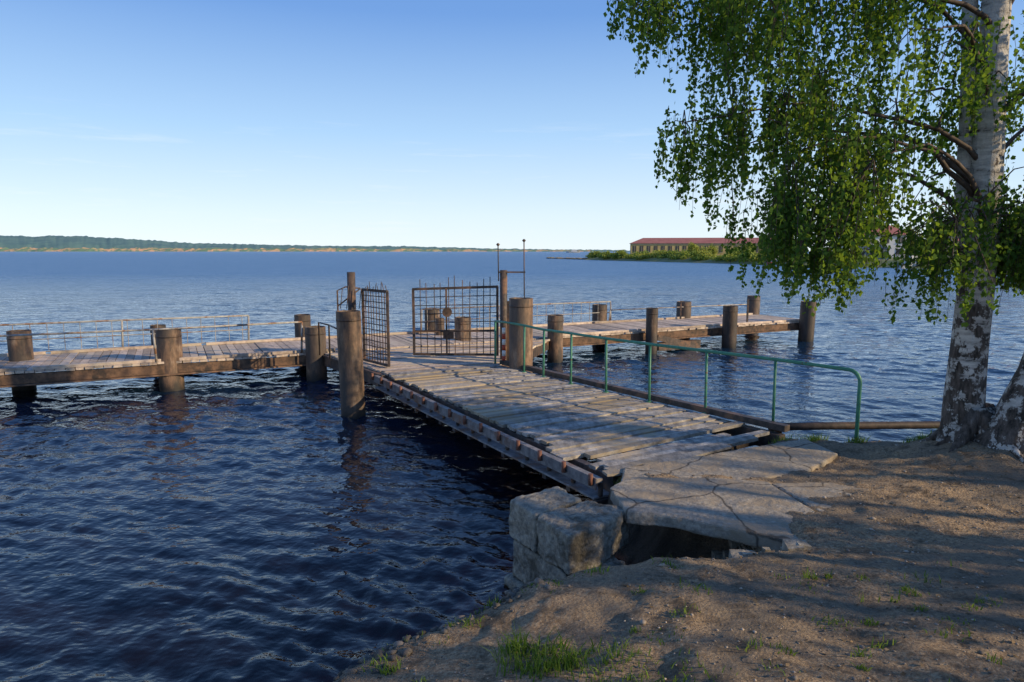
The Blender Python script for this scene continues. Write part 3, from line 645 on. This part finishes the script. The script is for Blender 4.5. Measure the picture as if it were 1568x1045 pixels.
# ------------------------------------------------------------------ far shore, hills
def hills():
    m=900; ra=np.linspace(-1.6,.20,m); px=784+1045*ra
    hp=np.interp(px,[-900,-300,0,60,120,200,250,300,400,500,600,680,760,900,1000],[20,26,29,27,29,24,20,15,13,11,10,8,5,3,1.5])
    D=4200; rows=[]
    for k,(dd,hf) in enumerate([(0,0),(60,.35),(250,.55),(600,.85),(900,1.0),(1300,.9)]):
        Y=(D+dd)*np.ones(m); X=ra*Y; h=hp/1045*D*hf*(1+.12*fbm(X/260+k*7,Y/260,4))+ (8*fbm(X/22,Y/22+k,3) if k else 0); rows.append(np.stack([X,Y,np.maximum(h,0)+ (.5 if k==0 else 0)],1))
    V=np.concatenate(rows); idx=np.arange(m*6).reshape(6,m); F=np.stack([idx[:-1,:-1].ravel(),idx[:-1,1:].ravel(),idx[1:,1:].ravel(),idx[1:,:-1].ravel()],1)
    hm=stdmat('hazy_forest',(.09,.18,.19),(.15,.26,.22),.006,1,0,varamt=0)  # forest green with distance haze painted into the base colour
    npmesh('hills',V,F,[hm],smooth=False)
    m=1500; ra=np.linspace(-1.6,.115,m); Y=np.full(m,3900.)+60*fbm(ra*9,ra*3,3); X=ra*Y; px=784+1045*ra
    top=np.interp(px,[-900,0,300,600,780,910],[20,20,19,17,11,8])*(1+.6*fbm(X/40,X/90,4))
    V=np.concatenate([np.stack([X,Y,X*0-.5],1),np.stack([X,Y+12,top*.45],1),np.stack([X,Y+60,np.maximum(top,1)],1)]); idx=np.arange(m*3).reshape(3,m)
    F=np.stack([idx[:-1,:-1].ravel(),idx[:-1,1:].ravel(),idx[1:,1:].ravel(),idx[1:,:-1].ravel()],1)
    sm=stdmat('far_shore_sunlit',(.28,.32,.17),(.80,.42,.24),.012,1,0,(.15,.24,.15),.02,varamt=0,t3=(.46,.52))  # warm sunlight on the bank is painted in as orange, with green patches
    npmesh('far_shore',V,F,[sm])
hills()
landm=stdmat('shore_land',(.12,.17,.06),(.30,.26,.13),.25,1,.05,varamt=0)
pen=[(24,226),(30,205),(45,165),(58,128),(68,104),(90,92),(160,80),(600,60),(900,400),(300,520),(120,330),(60,290),(36,256)]
gx=np.concatenate([np.linspace(10,130,150),np.linspace(140,900,40)]); gy=np.concatenate([np.linspace(55,300,180),np.linspace(310,540,30)])
X,Y=np.meshgrid(gx,gy); dd=sdist(X+1.5*fbm(X*.2,Y*.2,3),Y,pen); Z=np.clip(dd*.25,-1.5,1.3)+.12*fbm(X*.3,Y*.3,3)
V=np.stack([X.ravel(),Y.ravel(),Z.ravel()],1); idx=np.arange(X.size).reshape(X.shape)
F=np.stack([idx[:-1,:-1].ravel(),idx[:-1,1:].ravel(),idx[1:,1:].ravel(),idx[1:,:-1].ravel()],1)
npmesh('peninsula_terrain',V,F,[landm],smooth=True)
def house(name,A,B,depth,zg,zeave,zridge,wallm,roofm,nwin,storeys,winm,trim):
    e=empty(name); A=Vector(A);B=Vector(B); u=(B-A).normalized(); v=Vector((-u.y,u.x)); L=(B-A).length
    if v.y<0: v=-v
    def P(s,t): q=A+u*s+v*t; return (q.x,q.y)
    b=MB(); b.prism([P(0,0),P(L,0),P(L,depth),P(0,depth)],zg-1.5,zeave)
    ov=.5
    b.obj('walls',[wallm],e)
    b=MB(); a0,a1,a2,a3=[(*P(*q),zeave+.01) for q in((-ov,-ov),(L+ov,-ov),(L+ov,depth+ov),(-ov,depth+ov))]
    r0=(*P(depth*.35,depth/2),zridge); r1=(*P(L-depth*.35,depth/2),zridge)
    b.add([a0,a1,a2,a3,r0,r1],[[0,1,5,4],[2,3,4,5],[1,2,5],[3,0,4],[3,2,1,0]]); b.obj('roof',[roofm],e)
    b=MB(); sh=(zeave-zg)/storeys
    for st in range(storeys):
        for i in range(nwin):
            s=(i+.5)*L/nwin; ww=L/nwin*.5; zc=zg+sh*(st+.55); hh=sh*.5
            p,q=P(s-ww/2,-.03),P(s+ww/2,-.03); b.beam((*p,zc),(*q,zc),.08,hh,0)
            b.beam((*P(s-ww/2,-.09),zc-hh/2-.06),(*P(s+ww/2,-.09),zc-hh/2-.06),.14,.1,1)
            b.beam((*P(s,-.09),zc-hh/2),(*P(s,-.09),zc+hh/2),.06,.08,1); 
    b.beam((*P(0,-.07),zeave-.25),(*P(L,-.07),zeave-.25),.12,.3,1)
    b.obj('windows',[winm,trim],e); return e
ochre=stdmat('ochre_brick',(.42,.32,.14),(.55,.43,.20),.6,.9,0,varamt=0); redroof=stdmat('red_metal_roof',(.30,.11,.09),(.38,.16,.13),.4,.7,0,varamt=0)
winm=stdmat('window_glass',(.05,.05,.05),(.09,.09,.09),2,.3,0,varamt=0); trim=stdmat('window_trim',(.45,.4,.3),(.55,.5,.4),2,.8,0,varamt=0)
whitew=stdmat('white_render',(.6,.6,.58),(.72,.72,.7),1,.9,0,varamt=0)
house('warehouse_building',(43.5,252),(104,243),13,1.0,5.6,7.7,ochre,redroof,24,1,winm,trim)
house('white_house',(80,164),(93,162),8,1.2,6.6,9.0,whitew,redroof,4,2,winm,trim)
house('storage_shed',(64,128),(69,126),4,1.0,3.2,4.0,stdmat('blue_grey_boards',(.16,.22,.30),(.24,.31,.40),1,.8,0,varamt=0),winm,3,1,winm,trim)
house('brick_house',(97,150),(116,147),8,1.2,5.0,7.4,ochre,redroof,6,1,winm,trim)
def shrubs(name,pts,seed):
    r=np.random.default_rng(seed); C=[];vr=[];S_=[]
    for (x,y,z,R,H) in pts:
        k=int(170*R*max(H,.6)); v0=r.random(); q=r.normal(size=(k,3)); q=unit(q)*(r.random((k,1))**.33)
        lump=1+.35*np.sin(q[:,0:1]*5+v0*9)*np.cos(q[:,1:2]*4+v0*5)
        C.append(np.array([x,y,z+H*.5])+q*lump*np.array([R,R,H*.6])); vr.append(np.clip(v0*.6+.2*r.normal(size=k)+.2,0,1)); S_.append(np.full(k,.16+.07*R))
    C=np.concatenate(C);vr=np.concatenate(vr);S_=np.concatenate(S_); A=unit(r.normal(size=C.shape)); B=unit(np.cross(A,unit(r.normal(size=C.shape))))
    V,F=leafquads(C,A,B,S_*1.4,S_*1.1); npmesh(name,V,F,[shrubm],var=vr)
r=np.random.default_rng(2); pts=[]
for i in range(100):
    f=r.random(); px=np.interp(f,[0,1],[26,60]); py=np.interp(px,[26,30,45,58],[226,209,170,133])+r.uniform(2,14)
    pts.append((px,py,.5,r.uniform(.8,2.2),r.uniform(.8,2.4)))
for i in range(60):
    px=r.uniform(60,105); py=np.interp(px,[58,68,90,160],[134,109,97,88])+r.uniform(2,9); pts.append((px,py,.8,r.uniform(.7,1.8),r.uniform(.7,1.6)))
shrubs('shore_bushes',pts,4)
pts=[(x,np.interp(x,[60,92],[240,236])-r.uniform(3,10),1,r.uniform(1.4,2.4),r.uniform(2.5,4.2)) for x in r.uniform(55,92,14)]
pts+=[(r.uniform(98,150),r.uniform(170,210),1.2,r.uniform(2.5,4),r.uniform(5,9)) for _ in range(26)]
shrubs('distant_trees',pts,9)
b=MB()
for i in range(70):
    f=i/69; x=13.5+12*f; y=262-34*f; r_=random.uniform(.3,.7); b.prism([(x-r_,y-r_),(x+r_,y-r_*.6),(x+r_*.7,y+r_),(x-r_*.8,y+r_*.8)],-.5,random.uniform(.2,.6))
b.obj('stone_breakwater',[concrete])
def boat(name,c,L,ang,hullm,cabinm,h=1.0,cab=1.2):
    e=empty(name); ca,sa=math.cos(ang),math.sin(ang)
    def T(x,y,z): return (c[0]+ca*x-sa*y,c[1]+sa*x+ca*y,z)
    W_=L*.14; st=[(-.5,.8,0),(-.3,1,0),(0,1,0),(.3,.75,.05),(.45,.35,.12),(.5,.04,.16)]; vs=[]
    for s_,w_,l_ in st:
        for k,(yy,zz) in enumerate(((-1,h+l_*L*.3),(-.75,-.2),(.75,-.2),(1,h+l_*L*.3))): vs.append(T(s_*L,yy*w_*W_,zz))
    fs=[[i*4+k,i*4+k+1,i*4+4+k+1,i*4+4+k] for i in range(5) for k in range(3)]+[[i*4+3,i*4,i*4+4,i*4+7] for i in range(5)]+[[0,3,2,1],[20,21,22,23]]
    b=MB(); b.add(vs,fs,0,.5); b.obj('hull',[hullm],e)
    b=MB(); 
    for x0,x1,z0,z1,ww in((-.3,.15,h,h+cab,.75),(-.2,.05,h+cab,h+cab*1.7,.55)):
        b.add([T(x*L,y*W_*ww,z) for z,s0 in((z0,1),(z1,.9)) for x,y in((x0*s0,-1),(x1*s0,-1),(x1*s0,1),(x0*s0,1))],[[3,2,1,0],[4,5,6,7],[0,1,5,4],[1,2,6,5],[2,3,7,6],[3,0,4,7]])
    for i in range(5):
        x=(-.24+i*.08)*L; b.add([T(x-.02*L,-W_*.77,h+cab*.45),T(x+.02*L,-W_*.77,h+cab*.45),T(x+.02*L,-W_*.74,h+cab*.75),T(x-.02*L,-W_*.74,h+cab*.75)],[[0,1,2,3]],1)
    b.tube([T(-.05*L,0,h+cab),T(-.05*L,0,h+cab*3)],.06,6)
    b.obj('cabin',[cabinm,winm],e)
redp=stdmat('red_hull',(.25,.05,.04),(.30,.08,.06),1,.5,0,varamt=0)
greyw=stdmat('grey_white_paint',(.40,.42,.44),(.5,.52,.54),1,.6,0,varamt=0)
boat('passenger_ship',(98,1105),22,math.pi,greyw,greyw,2.0,2.0)
boat('moored_boat',(55,142),5,.4,redp,greyw,.6,.7); boat('moored_boat',(66,113),6,.3,greyw,greyw,.7,.8)
